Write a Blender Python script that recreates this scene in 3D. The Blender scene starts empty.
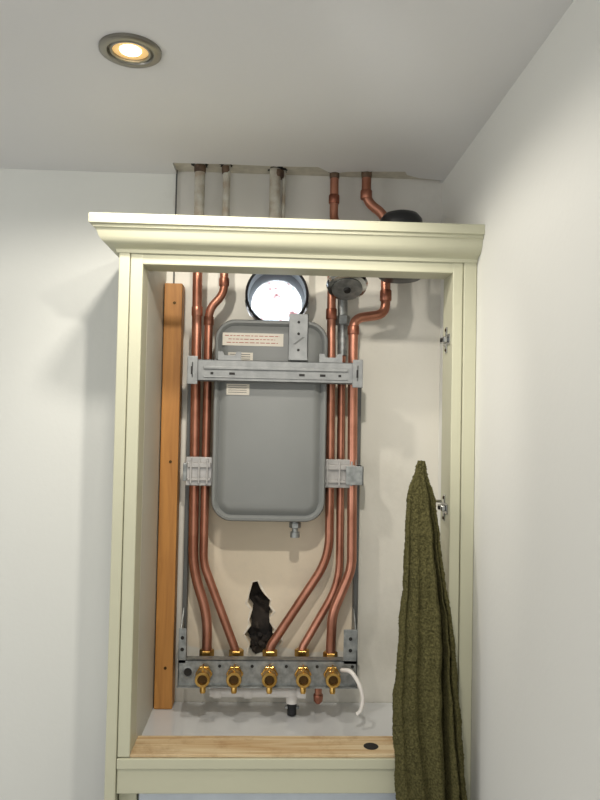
import bpy, bmesh, math, random
from mathutils import Vector, Matrix, noise
random.seed(4)
S=bpy.context.scene
COL=S.collection
S.view_settings.view_transform='Standard'
S.view_settings.look='None'

# ------------------------------------------------------------------ materials
def srgb(c):
    if isinstance(c,str):
        c=c.lstrip('#'); c=[int(c[i:i+2],16)/255 for i in (0,2,4)]
    return tuple((x/12.92 if x<=.04045 else ((x+.055)/1.055)**2.4) for x in c)+(1,)
def mat(name,col,rough=.5,metal=0,var=0.06,scale=20,bump=0,bscale=200,col2=None,coat=0,stretch=None,spec=.5):
    m=bpy.data.materials.new(name); m.use_nodes=True
    nt=m.node_tree; N=nt.nodes; L=nt.links; b=N['Principled BSDF']
    b.inputs['Roughness'].default_value=rough; b.inputs['Metallic'].default_value=metal
    b.inputs['Coat Weight'].default_value=coat
    b.inputs['Specular IOR Level'].default_value=spec
    c=srgb(col)
    tc=N.new('ShaderNodeTexCoord'); mp=N.new('ShaderNodeMapping'); L.new(tc.outputs['Object'],mp.inputs['Vector'])
    if stretch: mp.inputs['Scale'].default_value=stretch
    n=N.new('ShaderNodeTexNoise'); n.inputs['Scale'].default_value=scale; n.inputs['Detail'].default_value=5
    L.new(mp.outputs[0],n.inputs['Vector'])
    r=N.new('ShaderNodeValToRGB'); L.new(n.outputs['Fac'],r.inputs[0])
    if col2: ca,cb=c,srgb(col2)
    else:
        ca=tuple(x*(1-var) for x in c[:3])+(1,); cb=tuple(min(1,x*(1+var)) for x in c[:3])+(1,)
    r.color_ramp.elements[0].color=ca; r.color_ramp.elements[0].position=.35
    r.color_ramp.elements[1].color=cb; r.color_ramp.elements[1].position=.65
    L.new(r.outputs[0],b.inputs['Base Color'])
    if bump:
        n2=N.new('ShaderNodeTexNoise'); n2.inputs['Scale'].default_value=bscale; n2.inputs['Detail'].default_value=4
        L.new(mp.outputs[0],n2.inputs['Vector'])
        bp=N.new('ShaderNodeBump'); bp.inputs['Strength'].default_value=bump; bp.inputs['Distance'].default_value=.002
        L.new(n2.outputs['Fac'],bp.inputs['Height']); L.new(bp.outputs[0],b.inputs['Normal'])
    return m
M={}
M['ceil']=mat('ceiling_paint','#dedede',.75,var=.012,scale=3,bump=.15,bscale=120)
M['rwall']=mat('right_wall_paint','#e2e2dc',.8,var=.012,scale=2,bump=.15,bscale=90)
M['plaster']=mat('raw_plaster','#c9c4b6',.95,var=.1,scale=40,bump=.8,bscale=90)
M['chip']=mat('chipped_plaster','#cfc6b6',.95,var=.06,scale=90,col2='#e2dccf',bump=1,bscale=160)
M['cream']=mat('cabinet_sage_paint','#bebda5',.45,var=.02,scale=6,bump=.12,bscale=60,spec=.35)
M['creamin']=mat('cabinet_inner_panel','#c3c1b4',.5,var=.02,scale=5)
M['copper']=mat('copper','#9c6853',.36,.85,scale=14,col2='#bf8670',bump=.1,bscale=60)
M['copperd']=mat('copper_fitting','#824f3e',.4,.85,scale=30,col2='#b07862',bump=.2,bscale=120)
M['stain']=mat('pipe_stain','#4a3a2e',.7,.2,scale=60,col2='#6f5a48',bump=.5,bscale=120)
M['paintpipe']=mat('painted_pipe','#bdbcb1',.6,0,scale=35,col2='#9d9180',bump=.5,bscale=80)
M['brass']=mat('brass','#a98342',.28,.95,scale=40,col2='#d2ac62',bump=.1,bscale=120)
M['brassd']=mat('brass_dark','#4e3a1e',.4,.8,scale=40)
M['vessel']=mat('vessel_grey_paint','#7b7d7b',.5,.0,var=.03,scale=9,bump=.06,bscale=60,spec=.35)
M['galv']=mat('galvanised_steel','#7c7f7e',.45,.65,scale=70,col2='#9c9f9d',bump=.1,bscale=150)
M['bracket']=mat('bracket_grey_steel','#7b7d7d',.5,.25,scale=50,col2='#8a8c8b')
M['dark']=mat('dark_gap','#1c1a18',.8)  # flat dark colour, also painted as shade in slots and holes left uncut
M['rail']=mat('rail_dark_steel','#5d5e5c',.5,.5)
M['black']=mat('black_plastic','#17181b',.35)
M['clip']=mat('clip_plastic','#9b9894',.25,0,var=.1,scale=60,coat=.5)
M['white']=mat('white_plastic','#dcd8d2',.35,0,var=.03)
M['chrome']=mat('chrome','#b9bab8',.18,1)
M['nickel']=mat('brushed_nickel','#8b8880',.32,.9)
M['shelf']=mat('shelf_gloss_white','#d0d2d3',.08,0,var=.04,scale=4,coat=.8)
M['pale']=mat('lower_unit_pale','#c5cdd4',.4)
M['towel']=mat('olive_terry','#4a472c',.95,0,scale=260,col2='#6b6642',bump=1,bscale=900,spec=.1)
M['label']=mat('label_paper','#cfc8ba',.6,var=.03)
M['text']=mat('label_red_ink','#9c4a3c',.6)
M['floor']=mat('floor_tile','#b4b0a8',.5)
M['rubble']=mat('cavity_rubble','#1d1a18',.95,0,scale=30,col2='#3e3731',bump=1,bscale=60)

def wood(name,c1,c2,scale,rough=.55,along='z'):
    m=bpy.data.materials.new(name); m.use_nodes=True
    nt=m.node_tree; N=nt.nodes; L=nt.links; b=N['Principled BSDF']; b.inputs['Roughness'].default_value=rough
    tc=N.new('ShaderNodeTexCoord'); mp=N.new('ShaderNodeMapping'); L.new(tc.outputs['Object'],mp.inputs['Vector'])
    mp.inputs['Scale'].default_value=(1,1,.08) if along=='z' else (.06,1,1)
    n=N.new('ShaderNodeTexNoise'); n.inputs['Scale'].default_value=scale; n.inputs['Detail'].default_value=6; n.inputs['Distortion'].default_value=.6
    L.new(mp.outputs[0],n.inputs['Vector'])
    r=N.new('ShaderNodeValToRGB'); L.new(n.outputs['Fac'],r.inputs[0])
    r.color_ramp.elements[0].color=srgb(c1); r.color_ramp.elements[0].position=.35
    r.color_ramp.elements[1].color=srgb(c2); r.color_ramp.elements[1].position=.62
    L.new(r.outputs[0],b.inputs['Base Color'])
    if along=='x':
        # rough dirty patches on the raw board
        n2=N.new('ShaderNodeTexNoise'); n2.inputs['Scale'].default_value=14; n2.inputs['Detail'].default_value=8; n2.inputs['Roughness'].default_value=.75
        L.new(tc.outputs['Object'],n2.inputs['Vector'])
        mr=N.new('ShaderNodeMapRange'); L.new(n2.outputs['Fac'],mr.inputs[0]); mr.inputs[1].default_value=.5; mr.inputs[2].default_value=.72; mr.inputs[4].default_value=.6
        k=N.new('ShaderNodeMix'); k.data_type='RGBA'; L.new(mr.outputs[0],k.inputs[0]); L.new(r.outputs[0],k.inputs[6]); k.inputs[7].default_value=srgb('#8a6238')
        L.new(k.outputs[2],b.inputs['Base Color'])
        bp=N.new('ShaderNodeBump'); bp.inputs['Strength'].default_value=.5; bp.inputs['Distance'].default_value=.002
        L.new(n2.outputs['Fac'],bp.inputs['Height']); L.new(bp.outputs[0],b.inputs['Normal'])
    return m
M['pine']=wood('aged_pine','#a06c32','#b88140',60)
M['ply']=wood('pale_softwood','#b8966a','#d4c19c',70,along='x')

# back wall: painted wall with an unpainted cream plaster area behind the pipework
def wallmat():
    m=bpy.data.materials.new('back_wall_paint'); m.use_nodes=True
    nt=m.node_tree; N=nt.nodes; L=nt.links; b=N['Principled BSDF']; b.inputs['Roughness'].default_value=.8
    tc=N.new('ShaderNodeTexCoord')
    n=N.new('ShaderNodeTexNoise'); n.inputs['Scale'].default_value=9; n.inputs['Detail'].default_value=6
    L.new(tc.outputs['Object'],n.inputs['Vector'])
    sep=N.new('ShaderNodeSeparateXYZ'); L.new(tc.outputs['Object'],sep.inputs[0])
    def math_(op,a,b_):
        k=N.new('ShaderNodeMath'); k.operation=op
        for i,v in enumerate((a,b_)):
            if isinstance(v,(int,float)): k.inputs[i].default_value=v
            else: L.new(v,k.inputs[i])
        return k.outputs[0]
    jit=math_('MULTIPLY',math_('SUBTRACT',n.outputs['Fac'],.5),.05)
    X=math_('ADD',sep.outputs['X'],jit); Z=math_('ADD',sep.outputs['Z'],jit)
    def box(x0,x1,z0,z1,s):
        o=None
        for v,lo,hi in((X,x0,x1),(Z,z0,z1)):
            for e,d in((lo,1),(hi,-1)):
                mr=N.new('ShaderNodeMapRange'); mr.interpolation_type='SMOOTHSTEP'
                L.new(v,mr.inputs[0])
                mr.inputs[1].default_value=e-s; mr.inputs[2].default_value=e+s
                mr.inputs[3].default_value=0 if d>0 else 1; mr.inputs[4].default_value=1 if d>0 else 0
                o=mr.outputs[0] if o is None else math_('MULTIPLY',o,mr.outputs[0])
        return o
    def mix(f,a,b_):
        k=N.new('ShaderNodeMix'); k.data_type='RGBA'; L.new(f,k.inputs[0])
        for i,v in((6,a),(7,b_)):
            if isinstance(v,str): k.inputs[i].default_value=srgb(v)
            else: L.new(v,k.inputs[i])
        return k.outputs[2]
    c=mix(box(-.262,.45,1.0,2.165,.006),'#dcddd7','#d6d3c8')
    c=mix(box(-.237,.45,2.165,2.5,.003),c,'#cfcdc6')
    c=mix(box(-.19,.2,1.27,1.93,.004),c,'#d9ccb5')
    # grey smudges and patchy plaster
    n3=N.new('ShaderNodeTexNoise'); n3.inputs['Scale'].default_value=4; n3.inputs['Detail'].default_value=8; n3.inputs['Roughness'].default_value=.7
    L.new(tc.outputs['Object'],n3.inputs['Vector'])
    rr=N.new('ShaderNodeMapRange'); L.new(n3.outputs['Fac'],rr.inputs[0]); rr.inputs[1].default_value=.52; rr.inputs[2].default_value=.75; rr.inputs[4].default_value=.35
    c=mix(math_('MULTIPLY',rr.outputs[0],box(-.262,.45,1.0,2.5,.006)),c,'#a8a49a')
    L.new(c,b.inputs['Base Color'])
    n2=N.new('ShaderNodeTexNoise'); n2.inputs['Scale'].default_value=70; n2.inputs['Detail'].default_value=4
    L.new(tc.outputs['Object'],n2.inputs['Vector'])
    bp=N.new('ShaderNodeBump'); bp.inputs['Strength'].default_value=.2; bp.inputs['Distance'].default_value=.002
    L.new(n2.outputs['Fac'],bp.inputs['Height']); L.new(bp.outputs[0],b.inputs['Normal'])
    return m
M['bwall']=wallmat()

def emis(name,col,st):
    m=bpy.data.materials.new(name); m.use_nodes=True; b=m.node_tree.nodes['Principled BSDF']
    b.inputs['Base Color'].default_value=srgb(col); b.inputs['Emission Color'].default_value=srgb(col); b.inputs['Emission Strength'].default_value=st
    return m
M['bulb']=emis('lamp_glow','#fff0d0',6)
M['bulbdim']=emis('lamp_reflector','#e0b878',.7)

def foilmat():
    m=bpy.data.materials.new('foil_insulation'); m.use_nodes=True
    nt=m.node_tree; N=nt.nodes; L=nt.links
    N.remove(N['Principled BSDF']); out=N['Material Output']
    tc=N.new('ShaderNodeTexCoord'); n=N.new('ShaderNodeTexNoise'); n.inputs['Scale'].default_value=24; n.inputs['Detail'].default_value=2; n.inputs['Distortion'].default_value=.8
    L.new(tc.outputs['Object'],n.inputs['Vector'])
    r=N.new('ShaderNodeValToRGB'); L.new(n.outputs['Fac'],r.inputs[0])
    e=r.color_ramp.elements; e[0].color=srgb('#8a6a6c'); e[0].position=.33; e[1].color=srgb('#dfe8ee'); e[1].position=.43
    k=r.color_ramp.elements.new(.38); k.color=srgb('#c9a4a2')
    t=N.new('ShaderNodeBsdfTranslucent'); g=N.new('ShaderNodeBsdfGlossy'); g.inputs['Roughness'].default_value=.3
    L.new(r.outputs[0],t.inputs[0]); L.new(r.outputs[0],g.inputs[0])
    mx=N.new('ShaderNodeMixShader'); mx.inputs[0].default_value=.3
    L.new(t.outputs[0],mx.inputs[1]); L.new(g.outputs[0],mx.inputs[2]); L.new(mx.outputs[0],out.inputs[0])
    return m
M['foil']=foilmat()

# ------------------------------------------------------------------ mesh helpers
def empty(name):
    e=bpy.data.objects.new(name,None); COL.objects.link(e); e.empty_display_size=.05; return e
def mk(name,v,f,m,parent=None,smooth=False,bevel=0):
    me=bpy.data.meshes.new(name); me.from_pydata([tuple(p) for p in v],[],f)
    bm=bmesh.new(); bm.from_mesh(me); bmesh.ops.recalc_face_normals(bm,faces=bm.faces); bm.to_mesh(me); bm.free()
    o=bpy.data.objects.new(name,me); COL.objects.link(o)
    me.materials.append(M[m])
    if smooth:
        for p in me.polygons: p.use_smooth=True
    if bevel:
        b=o.modifiers.new('b','BEVEL'); b.width=bevel; b.segments=2; b.limit_method='ANGLE'
    if parent: o.parent=parent
    return o
def box(name,x0,x1,y0,y1,z0,z1,m,parent=None,bevel=0):
    v=[(x,y,z) for x in(x0,x1) for y in(y0,y1) for z in(z0,z1)]
    f=[(0,1,3,2),(4,6,7,5),(0,4,5,1),(2,3,7,6),(0,2,6,4),(1,5,7,3)]
    return mk(name,v,f,m,parent,bevel=bevel)
def axmat(axis):
    a=Vector(axis).normalized(); return a.to_track_quat('Z','Y').to_matrix()
def lathe(name,prof,org,axis,m,parent=None,seg=40,closed=False,sharp=False):
    R=axmat(axis); v=[];f=[]
    for r,h in prof:
        for i in range(seg):
            t=2*math.pi*i/seg; v.append(Vector(org)+R@Vector((r*math.cos(t),r*math.sin(t),h)))
    n=len(prof)
    for j in range(n-1 if not closed else n):
        for i in range(seg):
            a=j*seg+i;b=j*seg+(i+1)%seg;k=((j+1)%n)*seg
            f.append((a,b,k+(i+1)%seg,k+i))
    if not closed:
        f.append(tuple(range(seg))[::-1]); f.append(tuple(range((n-1)*seg,n*seg)))
    o=mk(name,v,f,m,parent,smooth=not sharp)
    if not sharp:
        o.data.set_sharp_from_angle(angle=math.radians(35))
    return o
def hexn(name,r,h,org,axis,m,parent=None):
    o=lathe(name,[(r*.93,0),(r,h*.1),(r,h*.9),(r*.93,h)],org,axis,m,parent,seg=6,sharp=True); return o
def fillet(pts,r,n=8):
    pts=[Vector(p) for p in pts]; out=[pts[0]]
    for i in range(1,len(pts)-1):
        p,a,b=pts[i],pts[i-1],pts[i+1]
        d1=(a-p); d2=(b-p); l=min(r,d1.length*.48,d2.length*.48)
        A=p+d1.normalized()*l; B=p+d2.normalized()*l
        for k in range(n+1):
            t=k/n; out.append(A*(1-t)**2+p*2*t*(1-t)+B*t*t)
    out.append(pts[-1]); return out
def tube(name,pts,r,m,parent=None,fr=.03,seg=20):
    P=fillet(pts,fr) if fr else [Vector(p) for p in pts]
    v=[];f=[]; ref=None
    for i,p in enumerate(P):
        if i==0: t=P[1]-P[0]
        elif i==len(P)-1: t=P[-1]-P[-2]
        else: t=(P[i+1]-p).normalized()+(p-P[i-1]).normalized()
        t.normalize()
        if ref is None: ref=t.orthogonal().normalized()
        ref=(ref-t*ref.dot(t)).normalized(); bn=t.cross(ref)
        for k in range(seg):
            a=2*math.pi*k/seg; v.append(p+(ref*math.cos(a)+bn*math.sin(a))*r)
    for i in range(len(P)-1):
        for k in range(seg):
            a=i*seg+k;b=i*seg+(k+1)%seg; f.append((a,b,b+seg,a+seg))
    f.append(tuple(range(seg))[::-1]); f.append(tuple(range((len(P)-1)*seg,len(P)*seg)))
    o=mk(name,v,f,m,parent,smooth=True); o.data.set_sharp_from_angle(angle=math.radians(50)); return o
def prism(name,poly,y0,y1,m,parent=None,bevel=0):
    n=len(poly); v=[(x,y0,z) for x,z in poly]+[(x,y1,z) for x,z in poly]
    f=[tuple(range(n)),tuple(range(2*n-1,n-1,-1))]+[(i,(i+1)%n,n+(i+1)%n,n+i) for i in range(n)]
    return mk(name,v,f,m,parent,bevel=bevel)
def prismz(name,poly,z0,z1,m):
    n=len(poly); v=[(x,y,z0) for x,y in poly]+[(x,y,z1) for x,y in poly]
    f=[tuple(range(n)),tuple(range(2*n-1,n-1,-1))]+[(i,(i+1)%n,n+(i+1)%n,n+i) for i in range(n)]
    return mk(name,v,f,m)
def cut(o,cutters):
    for c in cutters:
        md=o.modifiers.new('c','BOOLEAN'); md.object=c; md.operation='DIFFERENCE'; md.solver='EXACT'
    bpy.context.view_layer.update()
    dg=bpy.context.evaluated_depsgraph_get()
    me=bpy.data.meshes.new_from_object(o.evaluated_get(dg)); o.modifiers.clear(); o.data=me
    for c in cutters: bpy.data.objects.remove(c)
def rrect(x0,x1,z0,z1,r,ins=0,n=10):
    x0+=ins;x1-=ins;z0+=ins;z1-=ins;r=max(r-ins,.004); out=[]
    for cx,cz,a0 in((x1-r,z1-r,0),(x0+r,z1-r,90),(x0+r,z0+r,180),(x1-r,z0+r,270)):
        for k in range(n+1):
            a=math.radians(a0+90*k/n); out.append((cx+r*math.cos(a),cz+r*math.sin(a)))
    return out

WY=1.6; RX=.392; CZ=2.37
# ------------------------------------------------------------------ room
bw=box('wall_back',-2.6,RX+.1,WY,WY+.12,0,CZ+.1,'bwall')
hole=[(-38,-378),(-27,-376),(-20,-392),(-11,-405),(4,-420),(1,-432),(10,-446),(2,-458),(3,-470),(14,-487),(10,-494),(28,-503),(32,-515),(22,-533),(16,-552),(1,-562),(-14,-555),(-29,-560),(-45,-540),(-41,-520),(-54,-498),(-40,-478),(-44,-465),(-37,-440),(-48,-425),(-45,-405)]
HP=[(x/1000,1.8+z/1000) for x,z in hole]
c1=prism('c1',HP,WY-.02,WY+.055,'rubble')
fl=[]
for i in range(40):
    a=2*math.pi*i/40; r=.074+random.uniform(-.003,.004)
    fl.append((.004+r*math.cos(a),2.087+r*math.sin(a)))
c2=prism('c2',fl,WY-.05,WY+.2,'plaster')
br=[(.078,2.16),(.12,2.17),(.128,2.13),(.118,2.108),(.098,2.10),(.086,2.075),(.079,2.10)]
c3=prism('c3',br,WY-.02,WY+.03,'rubble')
cut(bw,[c1,c2,c3])
cav=prism('wall_cavity_rubble',HP,WY+.050,WY+.0549,'rubble')
# chipped plaster lip round the break
n=len(HP); v=[];f=[]
for i in range(n):
    (px,pz),(qx,qz)=HP[i-1],HP[(i+1)%n]; x,z=HP[i]
    tx,tz=qx-px,qz-pz; l=math.hypot(tx,tz) or 1; nx,nz=-tz/l,tx/l
    if (nx*(x+.014)+nz*(z-1.33)*.3)<0: nx,nz=-nx,-nz
    w_=random.uniform(.002,.008)
    v.append((x,WY+.004,z)); v.append((x+nx*w_*.3,WY-.0012,z+nz*w_*.3)); v.append((x+nx*w_,WY-.0001,z+nz*w_))
for i in range(n):
    j=(i+1)%n
    for k in range(2): f.append((3*i+k,3*j+k,3*j+k+1,3*i+k+1))
mk('chipped_lip',v,f,'chip',cav)
# broken brick and debris lodged in the cavity
bm=bmesh.new()
for k in range(14):
    cx=random.uniform(-.035,.012); cz=1.8+random.uniform(-.55,-.42); s=random.uniform(.006,.014)
    bmesh.ops.create_icosphere(bm,subdivisions=2,radius=s,matrix=Matrix.Translation((cx,WY+.045,cz)))
for vv in bm.verts:
    vv.co+=Vector((noise.noise(vv.co*90),noise.noise(vv.co*90+Vector((9,0,0))),noise.noise(vv.co*90+Vector((0,9,0)))))*.006
me=bpy.data.meshes.new('debris'); bm.to_mesh(me); bm.free(); me.materials.append(M['rubble'])
o=bpy.data.objects.new('debris',me); COL.objects.link(o); o.parent=cav
box('wall_right',RX,RX+.1,-2.6,WY+.1,0,CZ+.1,'rwall')
ce=box('ceiling',-2.6,RX+.1,-2.6,WY+.05,CZ,CZ+.1,'ceil')
poly=[(-.237,1.63),(-.236,1.527),(-.1,1.524),(.0,1.527),(.09,1.522),(.100,1.532),(.118,1.553),(.135,1.556),(.16,1.545),(.22,1.538),(.29,1.532),(.298,1.552),(.33,1.570),(.386,1.580),(.386,1.63)]
n1=prismz('n1',poly,CZ-.02,CZ+.010,'plaster'); cut(ce,[n1])
prismz('trim_bare_plasterboard',poly,CZ+.008,CZ+.0099,'plaster')
box('floor',-2.6,RX+.1,-2.6,WY+.1,-.1,0,'floor')

# ------------------------------------------------------------------ cabinet
cab=empty('boiler_cabinet')
box('stile_left_outer',-.299,-.2785,1.308,1.37,.60,2.14,'cream',cab,.002)
box('stile_left',-.2775,-.254,1.311,1.37,1.162,2.14,'cream',cab,.002)
box('side_panel_left',-.290,-.254,1.37,1.598,.60,2.14,'creamin',cab)
box('stile_right',.345,.3650,1.311,1.385,.9,2.14,'cream',cab,.002)
box('stile_right_outer',.3660,RX-.0005,1.308,1.385,.9,2.14,'cream',cab,.002)
box('top_rail',-.2765,.366,1.312,1.375,2.092,2.14,'cream',cab,.002)
# cornice with mitred left return
prof=[(0,2.112),(.004,2.112),(.0055,2.118),(.011,2.1215),(.020,2.124),(.027,2.129),(.032,2.136),(.0345,2.144),(.037,2.149),(.041,2.151),(.041,2.155),(.047,2.157),(.0475,2.172),(.046,2.175),(0,2.175)]
v=[];f=[];n=len(prof)
for o_,z in prof: v.append((-.299-o_,1.599,z))
for o_,z in prof: v.append((-.299-o_,1.31-o_,z))
for o_,z in prof: v.append((RX-.0005,1.31-o_,z))
for s in range(2):
    for i in range(n-1):
        a=s*n+i; f.append((a,a+1,a+1+n,a+n))
co=mk('cornice',v,f,'cream',cab,smooth=True); co.data.set_sharp_from_angle(angle=math.radians(28))
# bottom rail with groove, softwood sill and shelf
box('bottom_rail_upper',-.2775,.345,1.308,1.34,1.1415,1.1605,'cream',cab,.0015)
box('bottom_rail',-.2775,.345,1.312,1.34,1.094,1.1405,'cream',cab,.002)
box('sill_batten',-.254,.345,1.3125,1.39,1.1610,1.1670,'ply',cab,.001)
box('shelf',-.254,RX-.001,1.375,1.598,1.128,1.148,'shelf',cab)
lathe('sill_knot',[(.014,0),(.0145,.0004)],(.205,1.345,1.1671),(0,0,1),'dark',cab)
# lower unit just visible below
low=empty('lower_cupboard')
box('door_panel',-.24,.345,1.335,1.353,.2,1.083,'pale',low,.002)
box('frame_l',-.2765,-.243,1.33,1.35,.2,1.088,'cream',low,.002)
box('base',-.29,RX-.001,1.36,1.598,.02,1.08,'creamin',low)

# hinges
def hinge(z):
    e=empty('cabinet_hinge')
    box('plate',.3425,.345,1.325,1.372,z-.010,z+.010,'chrome',e,.001)
    box('arm',.334,.3425,1.335,1.366,z-.006,z+.006,'chrome',e,.002)
    box('wing',.3420,.345,1.345,1.354,z-.026,z+.026,'chrome',e,.001)
    for s in(-1,1): lathe('screw',[(.003,0),(.0035,.001),(.002,.002)],(.342,1.349,z+s*.020),(-1,0,0),'brassd',e,seg=12)
    lathe('cam',[(.004,0),(.004,.002)],(.334,1.352,z),(-1,0,0),'dark',e,seg=12)
    return e
hinge(1.965); h3=hinge(1.632)
tube('hanging_arm',[(.335,1.345,1.645),(.305,1.315,1.650),(.284,1.285,1.68),(.280,1.278,1.728)],.003,'chrome',h3,fr=.01,seg=10)

# timber batten at left
b=box('timber_batten',-.2515,-.211,1.556,1.598,1.1485,2.105,'pine',None,.002)
for z in(2.06,1.70,1.24):
    lathe('screw_hole',[(.0035,0),(.0035,.001)],(-.228,1.5561,z),(0,-1,0),'brassd',b,seg=12)

# ------------------------------------------------------------------ expansion vessel
ves=empty('expansion_vessel')
vx0,vx1,vz0,vz1=-.131,.119,1.576,2.019
rings=[(1.590,.012),(1.530,.012),(1.528,.0),(1.508,.0),(1.502,.003),(1.501,.008),(1.505,.0115),(1.509,.014),(1.506,.018),(1.500,.024),(1.4975,.032)]
v=[];f=[]
for y,ins in rings:
    for x,z in rrect(vx0,vx1,vz0,vz1,.046,ins): v.append((x,y,z))
n=len(v)//len(rings)
for j in range(len(rings)-1):
    for i in range(n):
        a=j*n+i;b2=j*n+(i+1)%n; f.append((a,b2,b2+n,a+n))
f.append(tuple(range(n))); f.append(tuple(range(len(v)-n,len(v))))
o=mk('body',v,f,'vessel',ves,smooth=True); o.data.set_sharp_from_angle(angle=math.radians(30))
lathe('outlet',[(.009,0),(.009,.020),(.007,.022),(.007,.034),(.0105,.034),(.0105,.046)],(.055,1.53,1.585),(0,0,-1),'galv',ves,seg=24)
hexn('outlet_nut',.013,.012,(.055,1.53,1.572),(0,0,-1),'galv',ves)
box('warning_label',-.113,.020,1.4965,1.4976,1.960,1.988,'label',ves)
for i,(a,bb) in enumerate(((-.108,.012),(-.100,.002),(-.104,.008))):
    x=a
    while x<bb:
        w=random.uniform(.004,.011); box('text',x,min(x+w,bb),1.4961,1.4966,1.9810-i*.0075,1.9825-i*.0075,'text',ves); x+=w+.0025
box('data_label',-.102,-.052,1.4965,1.4976,1.852,1.876,'label',ves)
for i in range(4): box('data_text',-.098,-.058,1.4962,1.4966,1.872-i*.005,1.873-i*.005,'rail',ves)
box('data_label_upper',-.100,-.046,1.4965,1.4976,1.925,1.945,'label',ves)
for i in range(3): box('data_text',-.096,-.052,1.4961,1.4966,1.940-i*.005,1.9415-i*.005,'rail',ves)

# ------------------------------------------------------------------ boiler mounting jig
jig=empty('boiler_mounting_jig')
box('side_rail_l',-.196,-.186,1.575,1.598,1.23,1.93,'rail',jig,.001)
box('side_rail_r',.194,.204,1.575,1.598,1.23,1.93,'rail',jig,.001)
# hanging bracket (C channel)
web=box('web',-.178,.188,1.470,1.4725,1.880,1.926,'bracket',jig,.0008)
box('lip_top',-.178,.188,1.470,1.500,1.9235,1.926,'bracket',jig,.0008)
box('lip_bottom',-.178,.188,1.470,1.498,1.880,1.8825,'bracket',jig,.0008)
box('rib',-.150,.160,1.4665,1.4705,1.905,1.912,'bracket',jig,.0015)
box('rib_low',-.150,.160,1.468,1.4705,1.887,1.890,'bracket',jig,.001)
for x in(-.184,.170):
    box('ear',x,x+.022,1.462,1.466,1.872,1.932,'bracket',jig,.001)
    box('ear_side',x+.009,x+.013,1.462,1.598,1.885,1.920,'rail',jig,.001)
    box('ear_slot_shade',x+.008,x+.012,1.4612,1.462,1.893,1.910,'dark',jig)  # dark box painted as the slot's shade, nothing is cut
for x in(-.120,.098):
    prism('tab',[(x,1.925),(x+.050,1.925),(x+.050,1.944),(x+.040,1.944),(x+.036,1.936),(x+.014,1.936),(x+.010,1.944),(x,1.944)],1.470,1.4725,'bracket',jig)
for x,w in((-.135,.006),(-.095,.012),(.055,.012),(.100,.012),(.140,.006)):
    box('slot_shade',x,x+w,1.4695,1.4702,1.894,1.899,'dark',jig)  # thin dark boxes stand for the shade inside slots
# small upright bracket on top of vessel
box('upright_plate',.031,.073,1.464,1.4665,1.928,2.028,'bracket',jig,.001)
box('upright_side',.070,.073,1.464,1.497,1.93,2.028,'bracket',jig,.001)
for z in(2.010,1.985,1.95): lathe('upright_hole_shade',[(.003,0),(.003,.0006)],(.052,1.4640,z),(0,-1,0),'dark',jig,seg=14)  # dark discs painted as the shade of drilled holes
prism('upright_slot',[(.040,1.962),(.046,1.962),(.066,1.978),(.060,1.978)],1.4634,1.464,'rail',jig)
# pipe clips
for x0,x1 in((-.190,-.130),(.112,.190)):
    box('clip_plate',x0,x1,1.526,1.530,1.650,1.714,'clip',jig,.002)
    box('clip_band',x0+.004,x1-.004,1.520,1.527,1.690,1.702,'clip',jig,.002)
    box('clip_band2',x0+.004,x1-.004,1.520,1.527,1.661,1.668,'clip',jig,.002)
    for k in range(3):
        xx=x0+.012+k*(x1-x0-.024)/2
        box('clip_rib',xx-.002,xx+.002,1.518,1.527,1.655,1.710,'clip',jig,.001)
box('clip_arm_l',-.196,-.186,1.526,1.598,1.660,1.700,'galv',jig,.001)
box('clip_arm_r',.165,.204,1.514,1.517,1.658,1.700,'galv',jig,.001)
box('clip_arm_r_side',.201,.204,1.514,1.598,1.658,1.700,'galv',jig,.001)
# manifold bracket
box('manifold_plate',-.193,.196,1.500,1.503,1.222,1.278,'galv',jig,.0008)
box('manifold_lip',-.193,.196,1.500,1.525,1.275,1.278,'galv',jig,.0008)
box('manifold_lip_low',-.193,.196,1.488,1.503,1.222,1.2245,'galv',jig,.0008)
for x,s in((-.193,1),(.1935,-1)):
    prism_pts=[(1.500,1.222),(1.598,1.222),(1.598,1.37),(1.57,1.37),(1.500,1.30)]
    vv=[(x,y,z) for y,z in prism_pts]+[(x+.0025,y,z) for y,z in prism_pts]
    mk('manifold_cheek',vv,[(0,1,2,3,4),(9,8,7,6,5)]+[(i,(i+1)%5,5+(i+1)%5,5+i) for i in range(5)],'galv',jig)
box('cheek_flange_l',-.193,-.176,1.500,1.5025,1.27,1.345,'galv',jig,.001)
box('cheek_flange_r',.165,.196,1.500,1.5025,1.27,1.345,'galv',jig,.001)
for x in(-.1845,.18):
    for z in(1.30,1.325): lathe('flange_hole_shade',[(.004,0),(.004,.0006)],(x,1.4998,z),(0,-1,0),'dark',jig,seg=14)  # flat dark discs for shaded flange holes
lathe('knockout',[(.013,0),(.0135,.002),(.010,.0025),(.0095,.0005)],(-.171,1.5,1.252),(0,-1,0),'galv',jig,seg=28)
lathe('knockout_hole_shade',[(.0085,0),(.0085,.001)],(-.171,1.4995,1.252),(0,-1,0),'dark',jig,seg=24)  # dark disc painted in as the shade inside the knockout
for x in(-.103,-.033,.041,.108,.185): lathe('plate_hole_shade',[(.0035,0),(.0035,.0007)],(x,1.4998,1.265),(0,-1,0),'dark',jig,seg=14)  # shade of the plate holes painted as dark discs

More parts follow.
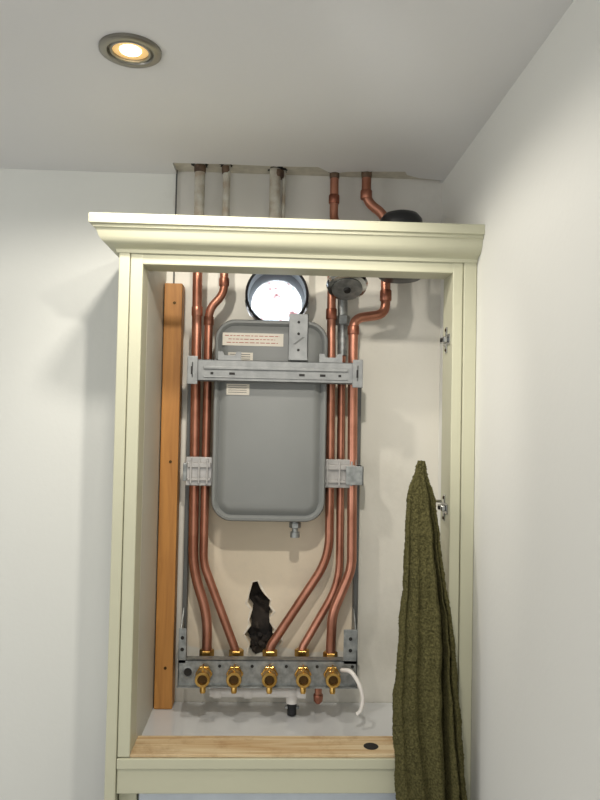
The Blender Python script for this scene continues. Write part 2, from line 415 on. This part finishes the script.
# ------------------------------------------------------------------ valves
def valve(x,yb,big=1):
    e=empty('brass_isolation_valve'); z=1.250
    lathe('stem',[(.0125,0),(.0125,.03)],(x,yb,z+.004),(0,0,1),'brass',e,seg=24)
    hexn('top_nut',.0165,.016,(x,yb,z+.018),(0,0,1),'brass',e)
    lathe('body',[(.012,0),(.0135,.01),(.0135,.05)],(x,yb+.005,z),(0,-1,0),'brass',e,seg=28)
    hexn('backnut',.0185,.008,(x,1.4995,z),(0,-1,0),'brass',e)
    lathe('barrel',[(.013,0),(.0145,.004),(.0145,.014),(.0125,.016),(.0155,.019),(.0165,.03),(.0155,.033),(.0105,.033),(.0095,.026)],(x,1.492,z),(0,-1,0),'brass',e,seg=32)
    lathe('bore',[(.0095,0),(.0095,.0006)],(x,1.4655,z),(0,-1,0),'brassd',e,seg=24)
    lathe('drain',[(.006,0),(.0065,.006),(.0065,.020),(.005,.024)],(x,1.480,z-.010),(0,-.3,-1),'brass',e,seg=18)
    box('lever',x-.002,x+.002,1.466,1.482,z+.013,z+.026,'brass',e,.001)
ends=[(-.136,1.55),(-.070,1.55),(.005,1.55),(.077,1.555),(.140,1.54)]
for x,y in ends: valve(x,y)

# ------------------------------------------------------------------ pipes
def pipe(pts,r,m='copper',fr=.05,name='copper_pipe'): return tube(name,pts,r,m,None,fr)
zt=CZ+.009
A=pipe([(-.177,1.55,2.14),(-.171,1.55,1.46),(-.136,1.55,1.36),(-.136,1.55,1.266)],.011,fr=.05)
B=pipe([(-.117,1.55,2.14),(-.116,1.55,2.082),(-.149,1.55,2.048),(-.148,1.55,1.475),(-.073,1.55,1.285),(-.070,1.55,1.266)],.0095,fr=.022)
P1=pipe([(-.177,1.55,zt),(-.177,1.55,2.141)],.0118,'paintpipe',0,'painted_pipe')
P2=pipe([(-.116,1.55,zt),(-.117,1.55,2.141)],.0085,'paintpipe',0,'painted_pipe')
P3=pipe([(-.006,1.565,zt),(-.004,1.565,2.176)],.0130,'paintpipe',0,'painted_pipe')
pipe([(.014,1.572,zt),(.014,1.572,2.19)],.0045,'paintpipe',0,'painted_pipe')
D0=pipe([(.131,1.56,zt),(.131,1.56,2.26),(.150,1.54,2.235),(.148,1.54,2.18)],.010,'copper',.02)
D=pipe([(.128,1.55,2.15),(.134,1.55,1.49),(.005,1.55,1.29),(.005,1.55,1.266)],.010,fr=.05)
G=pipe([(.155,1.565,2.12),(.157,1.565,1.95)],.0115,'galv',0,'steel_pipe')
pipe([(.156,1.565,1.949),(.160,1.565,1.43),(.077,1.558,1.285),(.077,1.555,1.266)],.009,fr=.05)
F=pipe([(.204,1.55,zt),(.204,1.55,2.305),(.250,1.545,2.270),(.252,1.545,2.045),(.178,1.535,2.032),(.178,1.535,1.97),(.184,1.535,1.47),(.142,1.532,1.37),(.140,1.54,1.266)],.011,fr=.024)
# fittings: couplings and collars
def coll(par,x,y,z,r,h,m='copperd'):
    lathe('coupling',[(r*.93,0),(r,.002),(r,h-.002),(r*.93,h)],(x,y,z),(0,0,1),m,par,seg=28)
coll(F,.252,1.545,2.075,.0135,.025); coll(F,.251,1.545,2.235,.0135,.022); coll(F,.204,1.55,2.31,.0135,.02)
coll(F,.178,1.535,1.995,.0132,.02); coll(A,-.1755,1.55,2.03,.0128,.022,'copper'); coll(B,-.1165,1.55,2.10,.0118,.018)
coll(D,.129,1.55,2.03,.0125,.025); coll(D0,.131,1.56,2.30,.0125,.02); coll(B,-.149,1.55,2.01,.0115,.02)
hexn('compression_nut',.017,.022,(.156,1.565,2.02),(0,0,1),'galv',G)
# flat ragged dark patches: painted shade of openings where pipes meet the ceiling
for x,y,r,par in((-.177,1.55,.019,P1),(-.118,1.55,.014,P2),(.000,1.567,.021,P3),(.131,1.56,.016,D0),(.204,1.55,.017,F)):
    v=[(x,y,CZ+.0072)]; k=22
    for i in range(k):
        a=2*math.pi*i/k; rr=r*random.uniform(.85,1.25); v.append((x+rr*math.cos(a),y+rr*math.sin(a),CZ+.0072))
    mk('ceiling_hole_shade',v,[(0,i+1,(i+1)%k+1) for i in range(k)],'dark',par)
    lathe('pipe_sealant',[(r*.66,0),(r*.72,.006),(r*.70,.016)],(x,y,CZ-.012),(0,0,1),'stain',par,seg=20)
tube('wall_cable',[(-.236,1.594,CZ+.008),(-.237,1.594,1.9)],.0018,'rail',None,0,8)

# pressure gauge flange
g=empty('round_gauge')
lathe('bezel',[(.030,0),(.043,.004),(.046,.012),(.043,.022),(.036,.026),(.020,.030)],(.158,1.492,2.090),(0,.5,.86),'chrome',g,seg=48)
lathe('face',[(.034,0),(.034,.001)],(.158,1.4913,2.0888),(0,.5,.86),'galv',g,seg=48)
lathe('hub',[(.007,0),(.008,.006)],(.158,1.489,2.084),(0,.5,.86),'dark',g,seg=20)
# black round cap
lathe('black_flue_cap',[(.040,0),(.046,.004),(.047,.118),(.045,.130),(.036,.141),(.018,.147),(.004,.148)],(.268,1.455,2.106),(0,0,1),'black',None,seg=48)

# flue sleeve + foil insulation beyond
fs=empty('flue_opening')
lathe('sleeve',[(.072,-.030),(.073,-.034),(.070,-.036),(.067,-.034),(.0665,.12),(.072,.12)],(.004,WY,2.087),(0,1,0),'black',fs,seg=56,closed=True)
FC=2.080; FR=.0615
v=[];f=[];NR=18;NA=48
for j in range(NR+1):
    for i in range(NA):
        r=(FR-.001)*j/NR+.0001; a=2*math.pi*i/NA; x=.004+r*math.cos(a); z=FC+r*math.sin(a)
        y=WY+.060+.020*abs(noise.noise(Vector((x*40,z*40,3))))+.012*abs(noise.noise(Vector((x*110,z*110,7))))
        v.append((x,y,z))
for j in range(NR):
    for i in range(NA):
        a=j*NA+i;b2=j*NA+(i+1)%NA; f.append((a,b2,b2+NA,a+NA))
mk('foil_plug',v,f,'foil',fs)
v=[];f=[]
for i in range(NA):
    a=2*math.pi*i/NA; v.append((.004+.0668*math.cos(a),WY+.025,2.087+.0668*math.sin(a)))
for i in range(NA):
    a=2*math.pi*i/NA; v.append((.004+FR*math.cos(a),WY+.045,FC+FR*math.sin(a)))
for i in range(NA):
    a=2*math.pi*i/NA; v.append((.004+FR*math.cos(a),WY+.118,FC+FR*math.sin(a)))
for j in range(2):
    for i in range(NA): f.append((j*NA+i,j*NA+(i+1)%NA,(j+1)*NA+(i+1)%NA,(j+1)*NA+i))
mk('inner_seal',v,f,'black',fs,smooth=True)

# ------------------------------------------------------------------ plastic waste pipe under manifold
wp=empty('condensate_pipe')
tube('run',[(-.125,1.53,1.198),(.073,1.53,1.198)],.011,'white',wp,0)
for x in(-.118,-.05,.045,.068): lathe('socket',[(.0125,0),(.0135,.002),(.0135,.016),(.0125,.018)],(x,1.53,1.198),(1,0,0),'white',wp,seg=24)
tube('drop',[(.056,1.53,1.198),(.056,1.53,1.150)],.0105,'black',wp,0)
lathe('tee',[(.0135,0),(.0135,.02)],(.056,1.53,1.176),(0,0,1),'white',wp,seg=24)
box('strap',.040,.072,1.526,1.534,1.163,1.168,'galv',wp,.001)
cs=empty('copper_stub')
tube('stub',[(.113,1.52,1.222),(.113,1.52,1.195)],.008,'copper',cs,0)
lathe('cap',[(.010,0),(.011,.003),(.010,.014),(.005,.02)],(.113,1.52,1.198),(0,0,-1),'copperd',cs,seg=20)
tube('white_flex_hose',[(.160,1.488,1.262),(.178,1.47,1.268),(.196,1.455,1.245),(.204,1.45,1.215),(.198,1.45,1.19),(.190,1.45,1.184)],.0045,'white',None,.02,14)

# ------------------------------------------------------------------ towel
L_=[(1.728,.276),(1.71,.268),(1.674,.254),(1.62,.251),(1.545,.250),(1.46,.246),(1.381,.241),(1.31,.235),(1.251,.232),(1.18,.237),(1.106,.243),(.93,.25)]
R_=[(1.728,.284),(1.71,.289),(1.69,.295),(1.656,.308),(1.60,.314),(1.547,.319),(1.49,.330),(1.436,.341),(1.36,.349),(1.289,.355),(1.20,.365),(1.109,.374),(.93,.39)]
def interp(T,z):
    for i in range(len(T)-1):
        if T[i][0]>=z>=T[i+1][0]:
            t=(T[i][0]-z)/(T[i][0]-T[i+1][0]); return T[i][1]*(1-t)+T[i+1][1]*t
    return T[-1][1]
NV,NU=640,420; v=[];f=[]
def gs(s,c,w): return math.exp(-((s-c)/w)**2)
for j in range(NV+1):
    t=j/NV; z=1.728-t*(1.728-.93)
    xl=sum(interp(L_,max(.93,min(1.728,z+d))) for d in(-.02,0,.02))/3; xr=sum(interp(R_,max(.93,min(1.728,z+d))) for d in(-.02,0,.02))/3
    cx=(xl+xr)/2; hw=(xr-xl)/2*.97; d=.006+.026*min(1,t*4)
    am=min(1,t*3.5)
    for i in range(NU):
        a=2*math.pi*i/NU
        ca,sa=math.cos(a),math.sin(a)
        s=(ca+1)/2
        fold=.0
        if sa<0:
            fold=(.030*gs(s,.70+.06*math.sin(z*5),.035)+.012*gs(s,.42+.05*math.sin(z*7+1),.05)*min(1,t*2)
                  +.014*gs(s,.17+.04*math.sin(z*6+2),.05)*(1-.5*t)+.016*gs(s,.88-.02*z,.025)
                  -.010*gs(s,.58+.05*math.sin(z*5),.05)-.008*gs(s,.80,.04))*am
        x=cx+hw*math.copysign(abs(ca)**.85,ca)
        y=1.272+d*math.copysign(abs(sa)**.75,sa)+(fold if sa<0 else 0)
        p=Vector((x,y,z))
        nn=.003*noise.noise(p*22)+.0010*noise.noise(p*130)+.0020*noise.noise(p*420)+.0012*noise.noise(p*800)
        v.append((x+ca*nn*1.2,y+sa*nn*1.2,z+.0014*noise.noise(p*400+Vector((5,5,5)))))
for j in range(NV):
    for i in range(NU):
        a=j*NU+i;b2=j*NU+(i+1)%NU; f.append((a,b2,b2+NU,a+NU))
f.append(tuple(range(NU))); f.append(tuple(range(NV*NU,(NV+1)*NU)))
mk('olive_towel',v,f,'towel',None,smooth=True)

# ------------------------------------------------------------------ downlights
def downlight(x,y,power,size=.025,cone=170,tgt=None,blend=.3):
    e=empty('recessed_downlight')
    lathe('ring',[(.0480,-.0005),(.0475,-.004),(.044,-.006),(.036,-.0055),(.034,-.003),(.0335,.004),(.036,.006),(.048,.0)],(x,y,CZ),(0,0,1),'nickel',e,seg=56,closed=True)
    lathe('gimbal',[(.0335,-.002),(.031,-.0045),(.028,-.004),(.0275,.002),(.033,.003)],(x,y,CZ),(0,0,1),'nickel',e,seg=48,closed=True)
    lathe('reflector',[(.0280,.0),(.0279,-.0005)],(x,y,CZ),(0,0,1),'bulbdim',e,seg=40)
    lathe('lamp',[(.017,-.0006),(.016,-.002),(.008,-.0028)],(x,y,CZ),(0,0,1),'bulb',e,seg=32)
    l=bpy.data.lights.new('spot','SPOT'); l.energy=power; l.spot_size=math.radians(cone); l.spot_blend=blend; l.color=(1,.94,.85); l.shadow_soft_size=size
    lo=bpy.data.objects.new('beam',l); lo.location=(x,y,CZ-.03); lo.parent=e; COL.objects.link(lo)
    if tgt: lo.rotation_euler=(Vector(tgt)-Vector((x,y,CZ-.03))).to_track_quat('-Z','Y').to_euler()
downlight(-.233,1.058,10,.02)
downlight(.03,.62,22,.02,74,(-.04,1.6,1.58),.6)

def area(name,loc,tgt,sx,sy,pw,col=(1,1,1)):
    l=bpy.data.lights.new(name,'AREA'); l.shape='RECTANGLE'; l.size=sx; l.size_y=sy; l.energy=pw; l.color=col
    o=bpy.data.objects.new(name,l); o.location=loc; o.rotation_euler=(Vector(tgt)-Vector(loc)).to_track_quat('-Z','Y').to_euler(); COL.objects.link(o)
area('rear_fill',(-.2,-1.7,1.6),(0,1.6,1.6),1.4,1.2,10,(1,.99,.96))  # soft fill added behind the camera, no known window there
area('side_fill',(-2.3,-.6,1.5),(.3,1.3,1.6),1.2,1.2,12,(1,.99,.97))  # second added fill, from the left, not an actual window
area('outdoor_daylight',(.004,WY+.35,2.12),(.004,WY,2.087),.3,.3,4.2,(.92,.96,1))
l=bpy.data.lights.new('ceiling_streak_spot','SPOT'); l.energy=9; l.spot_size=math.radians(9); l.spot_blend=1; l.shadow_soft_size=.02  # added spot that makes the ceiling streak, standing in for a glossy reflection
o=bpy.data.objects.new('ceiling_streak_spot',l); o.location=(-.40,-.05,2.02); o.rotation_euler=(Vector((.20,1.12,CZ))-o.location).to_track_quat('-Z','Y').to_euler(); COL.objects.link(o)
w=bpy.data.worlds.new('world'); S.world=w; w.use_nodes=True
w.node_tree.nodes['Background'].inputs[0].default_value=(.98,.985,1,1); w.node_tree.nodes['Background'].inputs[1].default_value=.56

# ------------------------------------------------------------------ camera
fpx=684
fw=Vector((27/684,1,20/684)).normalized(); r0=fw.cross(Vector((0,0,1))).normalized(); u0=r0.cross(fw); a=.02
r=r0*math.cos(a)+u0*math.sin(a); u=u0*math.cos(a)-r0*math.sin(a)
cam=bpy.data.cameras.new('camera'); co=bpy.data.objects.new('camera',cam); COL.objects.link(co)
cam.sensor_fit='VERTICAL'; cam.sensor_height=24; cam.lens=fpx/800*24; cam.clip_start=.02
m=Matrix((( r.x,u.x,-fw.x,0),(r.y,u.y,-fw.y,0),(r.z,u.z,-fw.z,1.8),(0,0,0,1)))
co.matrix_world=m
S.camera=co
